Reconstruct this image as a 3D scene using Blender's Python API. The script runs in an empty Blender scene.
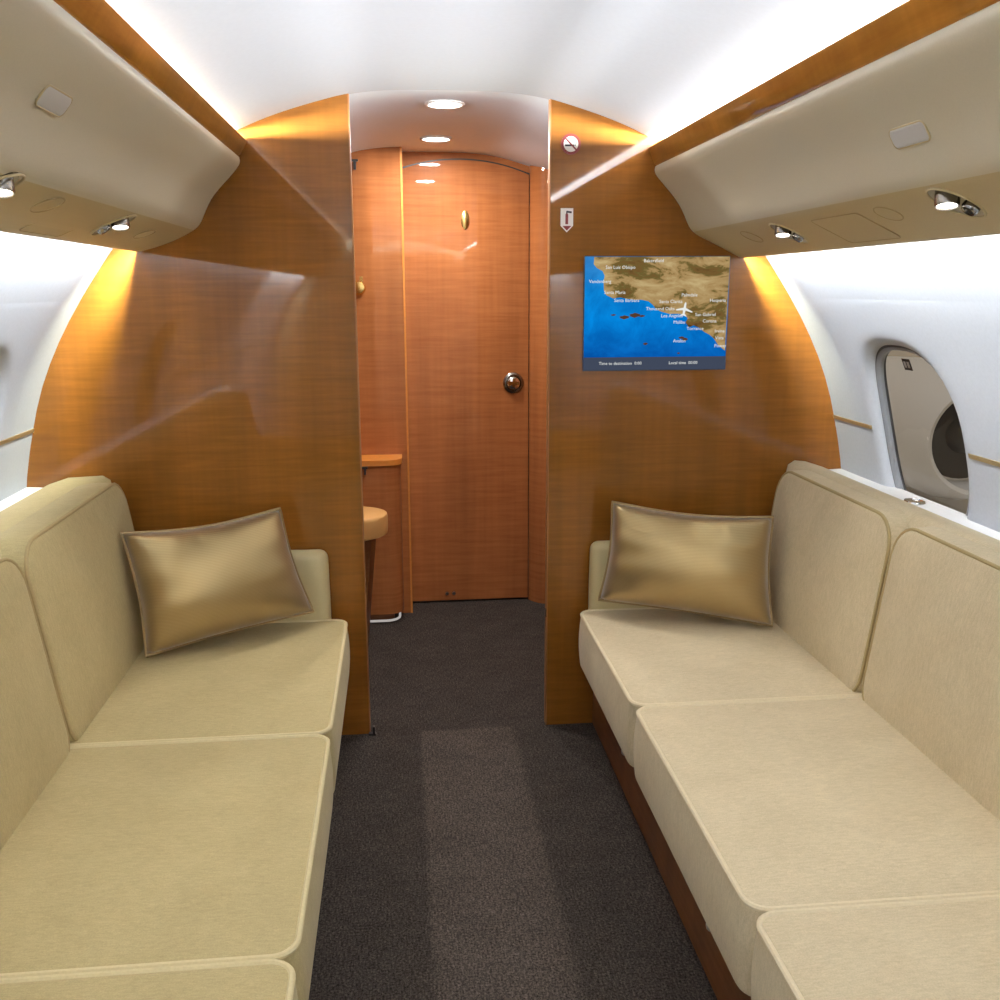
import bpy, bmesh, math, random
from mathutils import Vector, Matrix
random.seed(4)
PI = math.pi
scn = bpy.context.scene
col = scn.collection

# ------------------------------------------------------------------ helpers
class MB:
    def __init__(s):
        s.v = []; s.f = []; s.m = []
    def add(s, vs, fs, mi=0):
        o = len(s.v)
        s.v += [tuple(v) for v in vs]
        s.f += [tuple(i + o for i in f) for f in fs]
        s.m += [mi] * len(fs)
    def box(s, a, b, mi=0):
        x0, y0, z0 = a; x1, y1, z1 = b
        s.add([(x0,y0,z0),(x1,y0,z0),(x1,y1,z0),(x0,y1,z0),(x0,y0,z1),(x1,y0,z1),(x1,y1,z1),(x0,y1,z1)],
              [(0,3,2,1),(4,5,6,7),(0,1,5,4),(1,2,6,5),(2,3,7,6),(3,0,4,7)], mi)
    def grid(s, rows, closed=False, mi=0, flip=False):
        n = len(rows[0]); vs = [p for r in rows for p in r]; fs = []
        for i in range(len(rows) - 1):
            for j in range(n if closed else n - 1):
                k = (j + 1) % n
                f = (i*n+j, i*n+k, (i+1)*n+k, (i+1)*n+j)
                fs.append(f[::-1] if flip else f)
        s.add(vs, fs, mi)
    def fan(s, ring, mi=0, flip=False):
        f = tuple(range(len(ring)))
        s.add(ring, [f[::-1] if flip else f], mi)
    def prism_y(s, poly, y0, y1, mi=0, cap=True):
        n = len(poly)
        s.add([(x, y0, z) for x, z in poly] + [(x, y1, z) for x, z in poly],
              [(i, (i+1) % n, n + (i+1) % n, n + i) for i in range(n)], mi)
        if cap:
            s.fan([(x, y0, z) for x, z in poly], mi, True); s.fan([(x, y1, z) for x, z in poly], mi)
    def prism_z(s, poly, z0, z1, mi=0):
        n = len(poly)
        s.add([(x, y, z0) for x, y in poly] + [(x, y, z1) for x, y in poly],
              [(i, (i+1) % n, n + (i+1) % n, n + i) for i in range(n)], mi)
        s.fan([(x, y, z0) for x, y in poly], mi, True); s.fan([(x, y, z1) for x, y in poly], mi)
    def tube(s, pts, r, n=8, closed=False, mi=0):
        pts = [Vector(p) for p in pts]; N = len(pts); rows = []; ref = None
        for i, p in enumerate(pts):
            a = pts[(i-1) % N] if (closed or i > 0) else p
            b = pts[(i+1) % N] if (closed or i < N-1) else p
            t = (b - a).normalized()
            if ref is None:
                ref = t.cross(Vector((0.3, 0.2, 1))); 
                if ref.length < 1e-3: ref = t.cross(Vector((1, 0, 0)))
            ref = (ref - t * ref.dot(t)).normalized()
            w = t.cross(ref)
            rows.append([p + (ref * math.cos(2*PI*k/n) + w * math.sin(2*PI*k/n)) * r for k in range(n)])
        if closed: rows.append(rows[0])
        s.grid(rows, True, mi)
        if not closed:
            s.fan(rows[0], mi, True); s.fan(rows[-1], mi)
    def lathe(s, prof, origin, axis, n=24, mi=0, sx=1.0, up=None):
        ax = Vector(axis).normalized()
        u = Vector(up) if up else (Vector((0,0,1)) if abs(ax.z) < .9 else Vector((1,0,0)))
        u = (u - ax * u.dot(ax)).normalized(); w = ax.cross(u); o = Vector(origin)
        rows = [[o + ax*h + (u*math.cos(2*PI*k/n)*sx + w*math.sin(2*PI*k/n)) * r for k in range(n)] for r, h in prof]
        s.grid(rows, True, mi)
        if prof[0][0] > 1e-5: s.fan(rows[0], mi, True)
        if prof[-1][0] > 1e-5: s.fan(rows[-1], mi)
    def build(s, name, mat, parent=None, angle=40, smooth=True):
        me = bpy.data.meshes.new(name)
        me.from_pydata(s.v, [], s.f); me.update()
        mats = mat if isinstance(mat, (list, tuple)) else [mat]
        for m in mats: me.materials.append(m)
        me.polygons.foreach_set('material_index', s.m)
        b = bmesh.new(); b.from_mesh(me)
        bmesh.ops.remove_doubles(b, verts=b.verts, dist=1e-5)
        bmesh.ops.recalc_face_normals(b, faces=b.faces)
        b.to_mesh(me); b.free()
        if smooth:
            me.shade_smooth(); me.set_sharp_from_angle(angle=math.radians(angle))
        return link(name, me, parent)

def wpos(o):
    p = Vector((0,0,0))
    while o: p += Vector(o.location); o = o.parent
    return p
def link(name, me, parent=None):
    o = bpy.data.objects.new(name, me); col.objects.link(o)
    if parent is not None:
        o.parent = parent; o.location = -wpos(parent)
    return o
def tag(o, label=None, cat=None, group=None, kind=None):
    if label: o['label'] = label
    if cat: o['category'] = cat
    if group: o['group'] = group
    if kind: o['kind'] = kind
    return o
def thing(name, loc, label, cat, group=None):
    o = bpy.data.objects.new(name, None); col.objects.link(o); o.location = loc
    o.empty_display_size = .05
    return tag(o, label, cat, group)
def struct(o, label=None): return tag(o, label, kind='structure')

def rrect(L, W, r, n=6):
    r = max(1e-4, min(r, L/2 - 1e-4, W/2 - 1e-4)); out = []
    for cx, cy, a0 in ((L/2-r, W/2-r, 0), (-L/2+r, W/2-r, PI/2), (-L/2+r, -W/2+r, PI), (L/2-r, -W/2+r, 1.5*PI)):
        for k in range(n + 1):
            a = a0 + PI/2*k/n; out.append((cx + r*math.cos(a), cy + r*math.sin(a)))
    # subdivide straight runs so that crowns are smooth
    res = []
    for i, p in enumerate(out):
        q = out[(i+1) % len(out)]
        d = math.hypot(q[0]-p[0], q[1]-p[1]); k = max(1, int(d/.06))
        if d > .03: k = 8
        else: k = 1
        for j in range(k): res.append((p[0]+(q[0]-p[0])*j/k, p[1]+(q[1]-p[1])*j/k))
    return res

def cushion(mb, L, W, H, rc, re, crown, M, bulge=.012):
    def ring(d, z):
        return [M @ Vector((x, y, z)) for x, y in rrect(L-2*d, W-2*d, max(rc-d, .004))]
    rows = []
    rb = re
    for k in range(5):
        a = PI/2*k/4; rows.append(ring(rb*(1-math.sin(a)), -H/2 + rb*(1-math.cos(a))))
    for k in range(1, 6):
        u = k/6; rows.append(ring(-bulge*math.sin(PI*u), -H/2+rb + (H-rb-re)*u))
    for k in range(6):
        a = PI/2*k/5; rows.append(ring(re*(1-math.cos(a)), H/2 - re*(1-math.sin(a))))
    base = rrect(L-2*re, W-2*re, max(rc-re, .004))
    for k in range(1, 10):
        t = k/10; z = H/2 + crown*math.sin(PI/2*min(1, t*1.25)) if t < .8 else H/2 + crown
        rows.append([M @ Vector((x*(1-t), y*(1-t), z)) for x, y in base])
    mb.grid(rows, True)
    mb.fan(rows[0], 0, True); mb.fan(rows[-1])
def piping_path(L, W, H, rc, re, M, lift=.0):
    d = re*.28
    return [M @ Vector((x, y, H/2 - re*.28 + lift)) for x, y in rrect(L-2*d, W-2*d, max(rc-d, .004))]

# ------------------------------------------------------------------ materials
def new_mat(name):
    m = bpy.data.materials.new(name); m.use_nodes = True
    return m, m.node_tree.nodes, m.node_tree.links, m.node_tree.nodes['Principled BSDF']
def lin(r, g, b):
    f = lambda c: (c/255/12.92) if c/255 <= .04045 else ((c/255+.055)/1.055)**2.4
    return (f(r), f(g), f(b), 1)
def coords(N, L, scale, which='Object'):
    tc = N.new('ShaderNodeTexCoord'); mp = N.new('ShaderNodeMapping')
    mp.inputs['Scale'].default_value = scale
    L.new(tc.outputs[which], mp.inputs['Vector']); return mp
def noise(N, L, vec, scale, detail=3, rough=.5, dist=0):
    n = N.new('ShaderNodeTexNoise'); n.inputs['Scale'].default_value = scale
    n.inputs['Detail'].default_value = detail; n.inputs['Roughness'].default_value = rough
    n.inputs['Distortion'].default_value = dist
    L.new(vec.outputs[0], n.inputs['Vector']); return n
def ramp(N, L, src, stops):
    r = N.new('ShaderNodeValToRGB'); e = r.color_ramp.elements
    while len(e) < len(stops): e.new(.5)
    for el, (p, c) in zip(e, stops): el.position = p; el.color = c
    L.new(src, r.inputs['Fac']); return r
def mixc(N, L, fac, a, b, mode='MIX'):
    m = N.new('ShaderNodeMix'); m.data_type = 'RGBA'; m.blend_type = mode
    if isinstance(fac, (int, float)): m.inputs[0].default_value = fac
    else: L.new(fac, m.inputs[0])
    for sock, v in ((m.inputs[6], a), (m.inputs[7], b)):
        if isinstance(v, tuple): sock.default_value = v
        else: L.new(v, sock)
    return m.outputs[2]
def bump(N, L, P, height, strength, dist=.002):
    b = N.new('ShaderNodeBump'); b.inputs['Strength'].default_value = strength; b.inputs['Distance'].default_value = dist
    L.new(height, b.inputs['Height']); L.new(b.outputs['Normal'], P.inputs['Normal'])

def wood(name, dark, light, rough=.35, coat=1.0, coat_rough=.03, streak=(5, 5, 75)):
    m, N, L, P = new_mat(name)
    v1 = coords(N, L, streak); a = noise(N, L, v1, 1.0, 4, .6, .35)
    v2 = coords(N, L, (7, 7, .5)); b = noise(N, L, v2, 1.0, 3, .5, .2)
    v3 = coords(N, L, (60, 60, 2.2)); c = noise(N, L, v3, 1.0, 2, .5)
    r = ramp(N, L, a.outputs['Fac'], [(.30, dark), (.70, light)])
    r2 = ramp(N, L, b.outputs['Fac'], [(.35, (.80, .80, .80, 1)), (.65, (1.08, 1.06, 1.03, 1))])
    r3 = ramp(N, L, c.outputs['Fac'], [(.3, (.94, .93, .92, 1)), (.7, (1.03, 1.03, 1.03, 1))])
    x = mixc(N, L, 1.0, r.outputs[0], r2.outputs[0], 'MULTIPLY')
    x = mixc(N, L, 1.0, x, r3.outputs[0], 'MULTIPLY')
    L.new(x, P.inputs['Base Color'])
    P.inputs['Roughness'].default_value = rough
    P.inputs['Coat Weight'].default_value = coat; P.inputs['Coat Roughness'].default_value = coat_rough
    P.inputs['Coat IOR'].default_value = 1.5
    P.inputs['Specular IOR Level'].default_value = .06
    return m
def plain(name, c, rough=.5, metal=0, spec=.5, nz=0, nscale=200, bstr=0, emit=0):
    m, N, L, P = new_mat(name)
    P.inputs['Roughness'].default_value = rough; P.inputs['Metallic'].default_value = metal
    P.inputs['Specular IOR Level'].default_value = spec
    v = coords(N, L, (1, 1, 1)); n = noise(N, L, v, nscale, 3, .6)
    k = max(nz, .01)
    r = ramp(N, L, n.outputs['Fac'], [(.3, tuple(x*(1-k) for x in c[:3]) + (1,)), (.7, tuple(min(1, x*(1+k)) for x in c[:3]) + (1,))])
    L.new(r.outputs[0], P.inputs['Base Color'])
    if bstr: bump(N, L, P, n.outputs['Fac'], bstr)
    if emit:
        P.inputs['Emission Strength'].default_value = emit; P.inputs['Emission Color'].default_value = c
    return m
def fabric(name, c, sheen=.3, streaks=True):
    m, N, L, P = new_mat(name)
    v = coords(N, L, (1, 1, 1))
    fine = noise(N, L, v, 420, 3, .7)
    vs = coords(N, L, (55, 240, 55)); st = noise(N, L, vs, 1, 3, .6, .3)
    big = noise(N, L, v, 7, 4, .6, .4)
    r1 = ramp(N, L, fine.outputs['Fac'], [(.28, tuple(x*.86 for x in c[:3])+(1,)), (.72, tuple(x*1.1 for x in c[:3])+(1,))])
    r2 = ramp(N, L, st.outputs['Fac'], [(.3, (.9, .9, .88, 1)), (.7, (1.05, 1.05, 1.05, 1))])
    r3 = ramp(N, L, big.outputs['Fac'], [(.3, (.93, .92, .90, 1)), (.7, (1.03, 1.03, 1.03, 1))])
    x = mixc(N, L, 1., r1.outputs[0], r2.outputs[0], 'MULTIPLY'); x = mixc(N, L, 1., x, r3.outputs[0], 'MULTIPLY')
    L.new(x, P.inputs['Base Color']); P.inputs['Roughness'].default_value = .85
    P.inputs['Specular IOR Level'].default_value = .15
    P.inputs['Sheen Weight'].default_value = sheen; P.inputs['Sheen Roughness'].default_value = .4
    P.inputs['Sheen Tint'].default_value = (1, .95, .85, 1)
    bump(N, L, P, fine.outputs['Fac'], .25, .001)
    return m
def emis(name, c, s):
    m = bpy.data.materials.new(name); m.use_nodes = True; N = m.node_tree.nodes; L = m.node_tree.links
    N.remove(N['Principled BSDF']); e = N.new('ShaderNodeEmission')
    e.inputs[0].default_value = c; e.inputs[1].default_value = s
    L.new(e.outputs[0], N['Material Output'].inputs[0]); return m

W_BULK = wood('honey_veneer', (.205, .075, .0105, 1), (.272, .103, .0150, 1), coat=.75)
W_DOOR = wood('reddish_veneer', (.335, .116, .037, 1), (.43, .160, .055, 1), coat=.55, coat_rough=.02)
W_RAIL = wood('rail_veneer', (.36, .15, .022, 1), (.52, .235, .042, 1), streak=(30, 3, 30))
W_BASE = wood('shaded_base_veneer', (.16, .062, .022, 1), (.22, .088, .034, 1), coat=.3, coat_rough=.2)  # veneer of the low bases, darkened: shade put into its colour
W_EDGE = plain('wood_edge', lin(150, 98, 50), .4, nz=.08, nscale=60)
W_TRIM = plain('gold_wood_edge', lin(205, 130, 55), .3, nz=.08, nscale=60)
FAB = fabric('cream_chenille', lin(213, 198, 166), .15)
FABL = fabric('straw_chenille', lin(188, 172, 127), .15)
PIPE = plain('cream_piping', lin(222, 208, 176), .7, spec=.2, nz=.05)
PIPEL = plain('straw_piping', lin(212, 198, 155), .7, spec=.2, nz=.05)
PIPEB = plain('tan_piping', lin(176, 156, 112), .7, spec=.2, nz=.05)
LEATH = plain('cream_leather', lin(200, 186, 142), .42, nz=.03, nscale=260, bstr=.06)
PSU = plain('beige_leather', lin(204, 195, 172), .45, spec=.4, nz=.025, nscale=300, bstr=.05)
PSUB = plain('beige_leather_shaded', lin(192, 174, 134), .5, spec=.4, nz=.025, nscale=300, bstr=.05)  # panel leather with the underside shade put into its colour
PSU2 = plain('beige_leather_cover', lin(190, 172, 132), .5, spec=.4, nz=.02, nscale=300)
SEAM = plain('seam_brown', lin(168, 148, 108), .6)
WALLM = plain('white_wall_fabric', (.43, .455, .50, 1), .75, spec=.2, nz=.035, nscale=140, bstr=.12)
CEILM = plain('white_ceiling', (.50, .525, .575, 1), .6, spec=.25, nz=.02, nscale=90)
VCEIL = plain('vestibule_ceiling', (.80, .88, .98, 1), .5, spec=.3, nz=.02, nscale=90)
LEDGE = plain('white_ledge', (.80, .80, .80, 1), .4, nz=.01)
GOLD = plain('champagne_strip', lin(176, 155, 115), .35, .6, nz=.03)
CHROME = plain('chrome', (.75, .74, .72, 1), .12, 1, nz=.02)
NICKEL = plain('dark_nickel', (.30, .28, .25, 1), .22, 1, nz=.04)
BRASS = plain('brass', (.80, .58, .22, 1), .22, 1, nz=.05)
BLACK = plain('black_metal', (.018, .016, .015, 1), .4)
DARKG = plain('dark_gasket', (.05, .05, .055, 1), .45)
GREYP = plain('grey_plate', lin(196, 194, 190), .5)
WHITEP = plain('white_sign', lin(235, 232, 228), .4)
REDP = plain('sign_red', lin(120, 26, 28), .4)
INK = plain('sign_ink', lin(28, 26, 40), .5)
LAMP = emis('lamp_glow', (1, .96, .9, 1), 5)
DOWN = emis('downlight_glow', (1, .97, .93, 1), 9)
STRIP = emis('toe_light_glow', (1, .92, .86, 1), .4)

# carpet
CARPET, N, L, P = new_mat('charcoal_carpet')
v = coords(N, L, (1, 1, 1)); n1 = noise(N, L, v, 190, 4, .85); n2 = noise(N, L, v, 9, 3, .6)
vr = coords(N, L, (260, 40, 1)); n3 = noise(N, L, vr, 1, 2, .6)
r1 = ramp(N, L, n1.outputs['Fac'], [(.38, (.012, .010, .008, 1)), (.64, (.110, .090, .077, 1))])
r2 = ramp(N, L, n2.outputs['Fac'], [(.3, (.85, .85, .85, 1)), (.7, (1.1, 1.1, 1.1, 1))])
r3 = ramp(N, L, n3.outputs['Fac'], [(.35, (.7, .7, .7, 1)), (.65, (1.3, 1.3, 1.3, 1))])
x = mixc(N, L, 1., r1.outputs[0], r2.outputs[0], 'MULTIPLY'); x = mixc(N, L, 1., x, r3.outputs[0], 'MULTIPLY')
# lighter lane down the middle of the aisle
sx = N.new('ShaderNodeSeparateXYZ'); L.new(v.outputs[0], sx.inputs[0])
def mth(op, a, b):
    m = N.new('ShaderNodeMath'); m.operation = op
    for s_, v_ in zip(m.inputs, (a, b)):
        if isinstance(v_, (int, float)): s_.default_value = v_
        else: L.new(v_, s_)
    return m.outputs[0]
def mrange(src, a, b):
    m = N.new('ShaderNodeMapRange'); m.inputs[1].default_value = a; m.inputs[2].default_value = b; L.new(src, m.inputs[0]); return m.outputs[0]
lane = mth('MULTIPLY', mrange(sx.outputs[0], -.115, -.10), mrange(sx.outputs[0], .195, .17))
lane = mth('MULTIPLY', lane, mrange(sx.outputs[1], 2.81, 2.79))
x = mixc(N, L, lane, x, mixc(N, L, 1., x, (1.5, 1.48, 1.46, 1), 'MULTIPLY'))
L.new(x, P.inputs['Base Color']); P.inputs['Roughness'].default_value = .95; P.inputs['Specular IOR Level'].default_value = .1
bump(N, L, P, n1.outputs['Fac'], .8, .004)

# satin pillow cloth: fine ribs
SATIN, N, L, P = new_mat('gold_satin')
v = coords(N, L, (1, 1, 1)); wv = N.new('ShaderNodeTexWave'); wv.bands_direction = 'Z'
wv.inputs['Scale'].default_value = 85; wv.inputs['Distortion'].default_value = .6; wv.inputs['Detail'].default_value = 2
L.new(v.outputs[0], wv.inputs['Vector'])
r = ramp(N, L, wv.outputs['Fac'], [(0, (.40, .285, .125, 1)), (1, (.48, .355, .170, 1))])
L.new(r.outputs[0], P.inputs['Base Color']); P.inputs['Roughness'].default_value = .36; P.inputs['Metallic'].default_value = .75
P.inputs['Sheen Weight'].default_value = .3
bump(N, L, P, wv.outputs['Fac'], .12, .001)
SATINP = plain('gold_cord', (.34, .24, .11, 1), .45, .3, nz=.1, nscale=300)

# window pane: smoked glass, see-through with a mirror sheen
PANE, N, L, P = new_mat('smoked_glass')
N.remove(P); tr = N.new('ShaderNodeBsdfTransparent'); tr.inputs[0].default_value = (.80, .80, .80, 1)
gl = N.new('ShaderNodeBsdfGlossy'); gl.inputs['Roughness'].default_value = .02
mx = N.new('ShaderNodeMixShader'); mx.inputs[0].default_value = .06; L.new(tr.outputs[0], mx.inputs[1]); L.new(gl.outputs[0], mx.inputs[2])
L.new(mx.outputs[0], N['Material Output'].inputs[0])

# ------------------------------------------------------------------ shell of the cabin
CZ = .695
RT = [(-40, 1.217), (0, 1.217), (15, 1.205), (35, 1.193), (50, 1.203), (60, 1.219), (75, 1.208), (90, 1.192)]
def rad(a):
    a = math.degrees(a)
    for (a0, r0), (a1, r1) in zip(RT, RT[1:]):
        if a <= a1:
            t = (a-a0)/(a1-a0); t = t*t*(3-2*t); return r0 + (r1-r0)*t
    return RT[-1][1]
def shell(a, off=0):
    r = rad(a) + off; return (r*math.cos(a), CZ + r*math.sin(a))
YB, YF = -3.05, 4.3           # rear end, front end
D = 2.8                       # plane of the two partitions
YV = 2.83
A0, A1 = math.radians(-34.9), math.radians(46)
RW = 1.2
WIN_A = math.asin((.965-CZ)/1.2)
WIN_Y = (2.328, 1.458)
WY, WA = .205, .255/RW        # half width, half height (angle)

def wall_side(s, name):
    mb = MB()
    def P3(y, a, depth=0):
        x, z = shell(a, depth); return (s*x, y, z)
    pa0, pa1 = WIN_A - .33, WIN_A + .33; pw = WY*.33/WA
    ys = [YB, -2, -1, 0, WIN_Y[1]-pw]
    def strip(y0, y1, a0, a1, ny, na):
        mb.grid([[P3(y0+(y1-y0)*i/ny, a0+(a1-a0)*j/na) for j in range(na+1)] for i in range(ny+1)])
    strip(YB, YF, A0, pa0, 16, 10)
    strip(YB, YF, pa1, A1, 16, 10)
    cur = YB
    for wy in sorted(WIN_Y):
        strip(cur, wy-pw, pa0, pa1, 6, 12); cur = wy+pw
        n = 96
        def se(k, sc):
            t = 2*PI*k/n; c, d = math.cos(t), math.sin(t); e = 2/2.7
            return (math.copysign(abs(c)**e, c)*WY*sc, math.copysign(abs(d)**e, d)*WA*sc)
        def outer(k):
            u, w = se(k, 1); f = min(pw/abs(u) if abs(u) > 1e-9 else 1e9, .33/abs(w) if abs(w) > 1e-9 else 1e9)
            return (u*f, w*f)
        def inner(sy, d):
            # rings offset by absolute distance sy
            return [(se(k, 1)[0]*(1+sy/WY), se(k, 1)[1]*(1+sy/.255)) + (d,) for k in range(n)]
        rows = []
        o = [outer(k) for k in range(n)]; q = inner(.035, 0)
        for i in range(6):
            t = i/6
            rows.append([(o[k][0]+(q[k][0]-o[k][0])*t, o[k][1]+(q[k][1]-o[k][1])*t, 0) for k in range(n)])
        rows.insert(0, [(u*1.05, w*1.05, .002) for u, w in o])
        for sy, d in ((.035, 0), (.022, .002), (.012, .006), (.004, .012), (0, .018), (-.002, .03), (-.002, .040)):
            rows.append(inner(sy, d))
        mb.grid([[P3(wy+u, WIN_A+w, d) for u, w, d in r] for r in rows], True)
    strip(cur, YF, pa0, pa1, 6, 12)
    return struct(mb.build(name, WALLM, angle=60), 'white curved cabin side wall with rounded windows')
wall_side(-1, 'wall_left'); wall_side(1, 'wall_right')

def window(s, wy, name, label, placard=False):
    n = 72; e = 2/2.7
    def P3(u, w, d):
        x, z = shell(WIN_A + w, d); return (s*x, wy+u, z)
    def se(k, off):
        t = 2*PI*k/n; c, d = math.cos(t), math.sin(t)
        return (math.copysign(abs(c)**e, c)*(WY+off), math.copysign(abs(d)**e, d)*(WA+off/RW))
    mb = MB()
    mb.grid([[P3(*se(k, o), d) for k in range(n)] for o, d in ((.001, .022), (-.010, .020), (-.016, .026), (-.018, .040), (-.010, .046), (.001, .022))], True)
    fr = struct(mb.build(name, DARKG), label)
    m2 = MB(); m2.grid([[P3(*se(k, o), d) for k in range(n)] for o, d in ((-.007, .0195), (-.012, .0198), (-.018, .025), (-.019, .034))], True)
    m2.build('seal', plain('grey_seal', (.20, .21, .23, 1), .4), fr)
    mp = MB()
    mp.grid([[P3(se(k, -.013)[0]*t, se(k, -.013)[1]*t, .034) for k in range(n)] for t in (1, .75, .5, .25, .02)], True)
    mp.build('pane', PANE, fr)
    if placard:
        pl = MB(); 
        def q(y0, y1, a0, a1, d): pl.grid([[P3(y, a, d) for a in (a0, a1)] for y in (y0, y1)], mi=0)
        q(-.01, .03, .150, .176, .031)
        p = pl.build('placard', BLACK, fr, smooth=False)
        pw_ = MB(); 
        for y0 in (-.004, .012):
            pw_.grid([[P3(y, a, .0297) for a in (.156, .170)] for y in (y0, y0+.011)])
        pw_.build('marking', GREYP, p, smooth=False)
    return fr
window(1, WIN_Y[0], 'window_1', 'rounded smoked window in the right wall near the partition', True)
window(-1, WIN_Y[0], 'window_2', 'rounded window in the left wall near the partition')
window(1, WIN_Y[1], 'window_3', 'second rounded window in the right wall')
window(-1, WIN_Y[1], 'window_4', 'second rounded window in the left wall')

# ceiling with the light coves behind the rails
def ceil_profile(off=0):
    a_end = math.radians(62.2); pts = []
    n = 40
    arc = [shell(a_end + (PI/2-a_end)*i/n, off) for i in range(n+1)]
    right = [shell(A1, .0), (.865, 1.60), (.865, 1.70), (.85, 1.78), (.80, 1.800), (.66, 1.800), (.60, 1.785)] + arc
    left = [(-x, z) for x, z in right[::-1]][1:]
    return right + left
mb = MB(); pr = ceil_profile()
mb.grid([[(x, y, z) for x, z in pr] for y in (YB, -1, 1, D+.01)])
struct(mb.build('ceiling', CEILM, angle=50), 'white vaulted cabin ceiling washed by cove light')
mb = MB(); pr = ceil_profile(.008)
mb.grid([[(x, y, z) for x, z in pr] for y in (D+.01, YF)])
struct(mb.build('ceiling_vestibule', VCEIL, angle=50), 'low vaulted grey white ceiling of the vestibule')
# floor
mb = MB(); mb.grid([[(x, y, 0) for x in (-1.02, 0, 1.02)] for y in (YB, 0, D, YF)])
struct(mb.build('floor', CARPET), 'dark charcoal carpet with a lighter lane')

# partitions: full section, each side of the aisle opening
XL, XR = -.266, .292
def section(x0, x1):
    """polygon of the cabin section between x0 and x1 (x0<x1)"""
    pts = []
    for i in range(121):
        a = math.radians(-36 + 252*i/120); aa = a if a <= PI/2 else PI - a
        r = rad(aa) + (.018 if aa < math.radians(46.5) or aa > math.radians(70) else .13)
        pts.append((r*math.cos(a), max(0, CZ + r*math.sin(a))))
    # clip to x0..x1
    def clip(p, keep, xc):
        out = []
        for (ax, az), (bx, bz) in zip(p, p[1:] + p[:1]):
            ia, ib = keep(ax), keep(bx)
            if ia: out.append((ax, az))
            if ia != ib:
                t = (xc-ax)/(bx-ax); out.append((xc, az+(bz-az)*t))
        return out
    pts = clip(pts, lambda x: x <= x1, x1); pts = clip(pts, lambda x: x >= x0, x0)
    res = []
    for p in pts:
        if not res or math.hypot(p[0]-res[-1][0], p[1]-res[-1][1]) > 1e-4: res.append(p)
    return res
def partition(x0, x1, name, label, edge):
    mb = MB(); mb.prism_y(section(x0, x1), D, YV)
    o = struct(mb.build(name, W_BULK, angle=30), label)
    return o
partition(-1.26, XL, 'wall_front_left', 'glossy honey veneer partition left of the aisle', 1)
partition(XR, 1.26, 'wall_front_right', 'glossy honey veneer partition right of the aisle carrying the screen', -1)
mb = MB(); mb.box((XR-.003, D-.001, 0), (XR+.0005, YV+.001, 1.876))
struct(mb.build('trim_right', W_EDGE), 'pale wood edge strip of the right partition')
mb = MB(); mb.box((XL-.0005, D-.001, 0), (XL+.003, YV+.001, 1.88))
struct(mb.build('trim_left', W_EDGE), 'pale wood edge strip of the left partition')
# rear end wall of the cabin
mb = MB(); mb.prism_y(section(-1.26, 1.26), YB-.03, YB)
struct(mb.build('wall_back', PSU), 'beige rear wall of the cabin')

# gold strips on the side walls
def strips(s, spans, k):
    for y0, y1 in spans:
        mb = MB(); a = math.asin((.970-CZ)/1.2)
        rows = []
        for y in (y0, y1):
            rows.append([(s*shell(a+da, d)[0], y, shell(a+da, d)[1]) for da, d in ((-.0045, .004), (-.0045, -.003), (.0045, -.003), (.0045, .004))])
        mb.grid(rows, True); mb.fan(rows[0]); mb.fan(rows[1])
        struct(mb.build('trim_%d' % k, GOLD), 'thin champagne strip along the side wall'); k += 1
    return k
k = strips(1, ((2.56, 2.80), (1.695, 2.085), (-2.9, 1.22)), 1)
k = strips(-1, ((2.56, 2.80), (1.695, 2.085), (-2.9, 1.22)), k)

# white ledges under the windows
def ledge(s, name):
    mb = MB()
    poly = [(1.130, .70), (1.130, .79), (1.140, .802), (1.155, .806), (1.20, .808), (1.235, .808), (1.235, .70)]
    mb.prism_y([(s*x, z) for x, z in poly], -.2, D)
    struct(mb.build(name, LEDGE, angle=60), 'white ledge between sofa back and side wall')
ledge(1, 'trim_ledge_right'); ledge(-1, 'trim_ledge_left')
mb = MB(); mb.lathe([(.030, -.002), (.032, .002), (.030, .006), (.024, .007), (.022, .004), (.0, .004)], (1.180, 2.315, .8075), (0, 0, 1), 32, sx=.8)
tag(mb.build('cover_disc', CHROME), 'round chrome cover disc on the white ledge below the right window', 'cover disc')

# ------------------------------------------------------------------ overhead service panels
PROF = {-1: dict(rail=[(.539, 1.747), (.559, 1.7125), (.567, 1.708), (.578, 1.716), (.562, 1.747), (.554, 1.754), (.544, 1.753)],
          lip=[(.562, 1.706), (.5605, 1.694), (.566, 1.682), (.588, 1.657), (.615, 1.630), (.640, 1.602), (.656, 1.575), (.668, 1.549), (.676, 1.533), (.690, 1.518), (.712, 1.505), (.745, 1.489), (.790, 1.472), (.843, 1.4575)],
          edge=[(.851, 1.4575), (.850, 1.463), (.825, 1.474)]),
        1: dict(rail=[(.569, 1.742), (.588, 1.6985), (.596, 1.694), (.607, 1.702), (.592, 1.742), (.584, 1.749), (.574, 1.748)],
          lip=[(.591, 1.692), (.589, 1.681), (.595, 1.668), (.618, 1.643), (.643, 1.617), (.664, 1.590), (.679, 1.564), (.690, 1.540), (.698, 1.525), (.712, 1.511), (.733, 1.499), (.766, 1.484), (.810, 1.463), (.855, 1.441)],
          edge=[(.862, 1.441), (.861, 1.447), (.835, 1.462)])}
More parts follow.
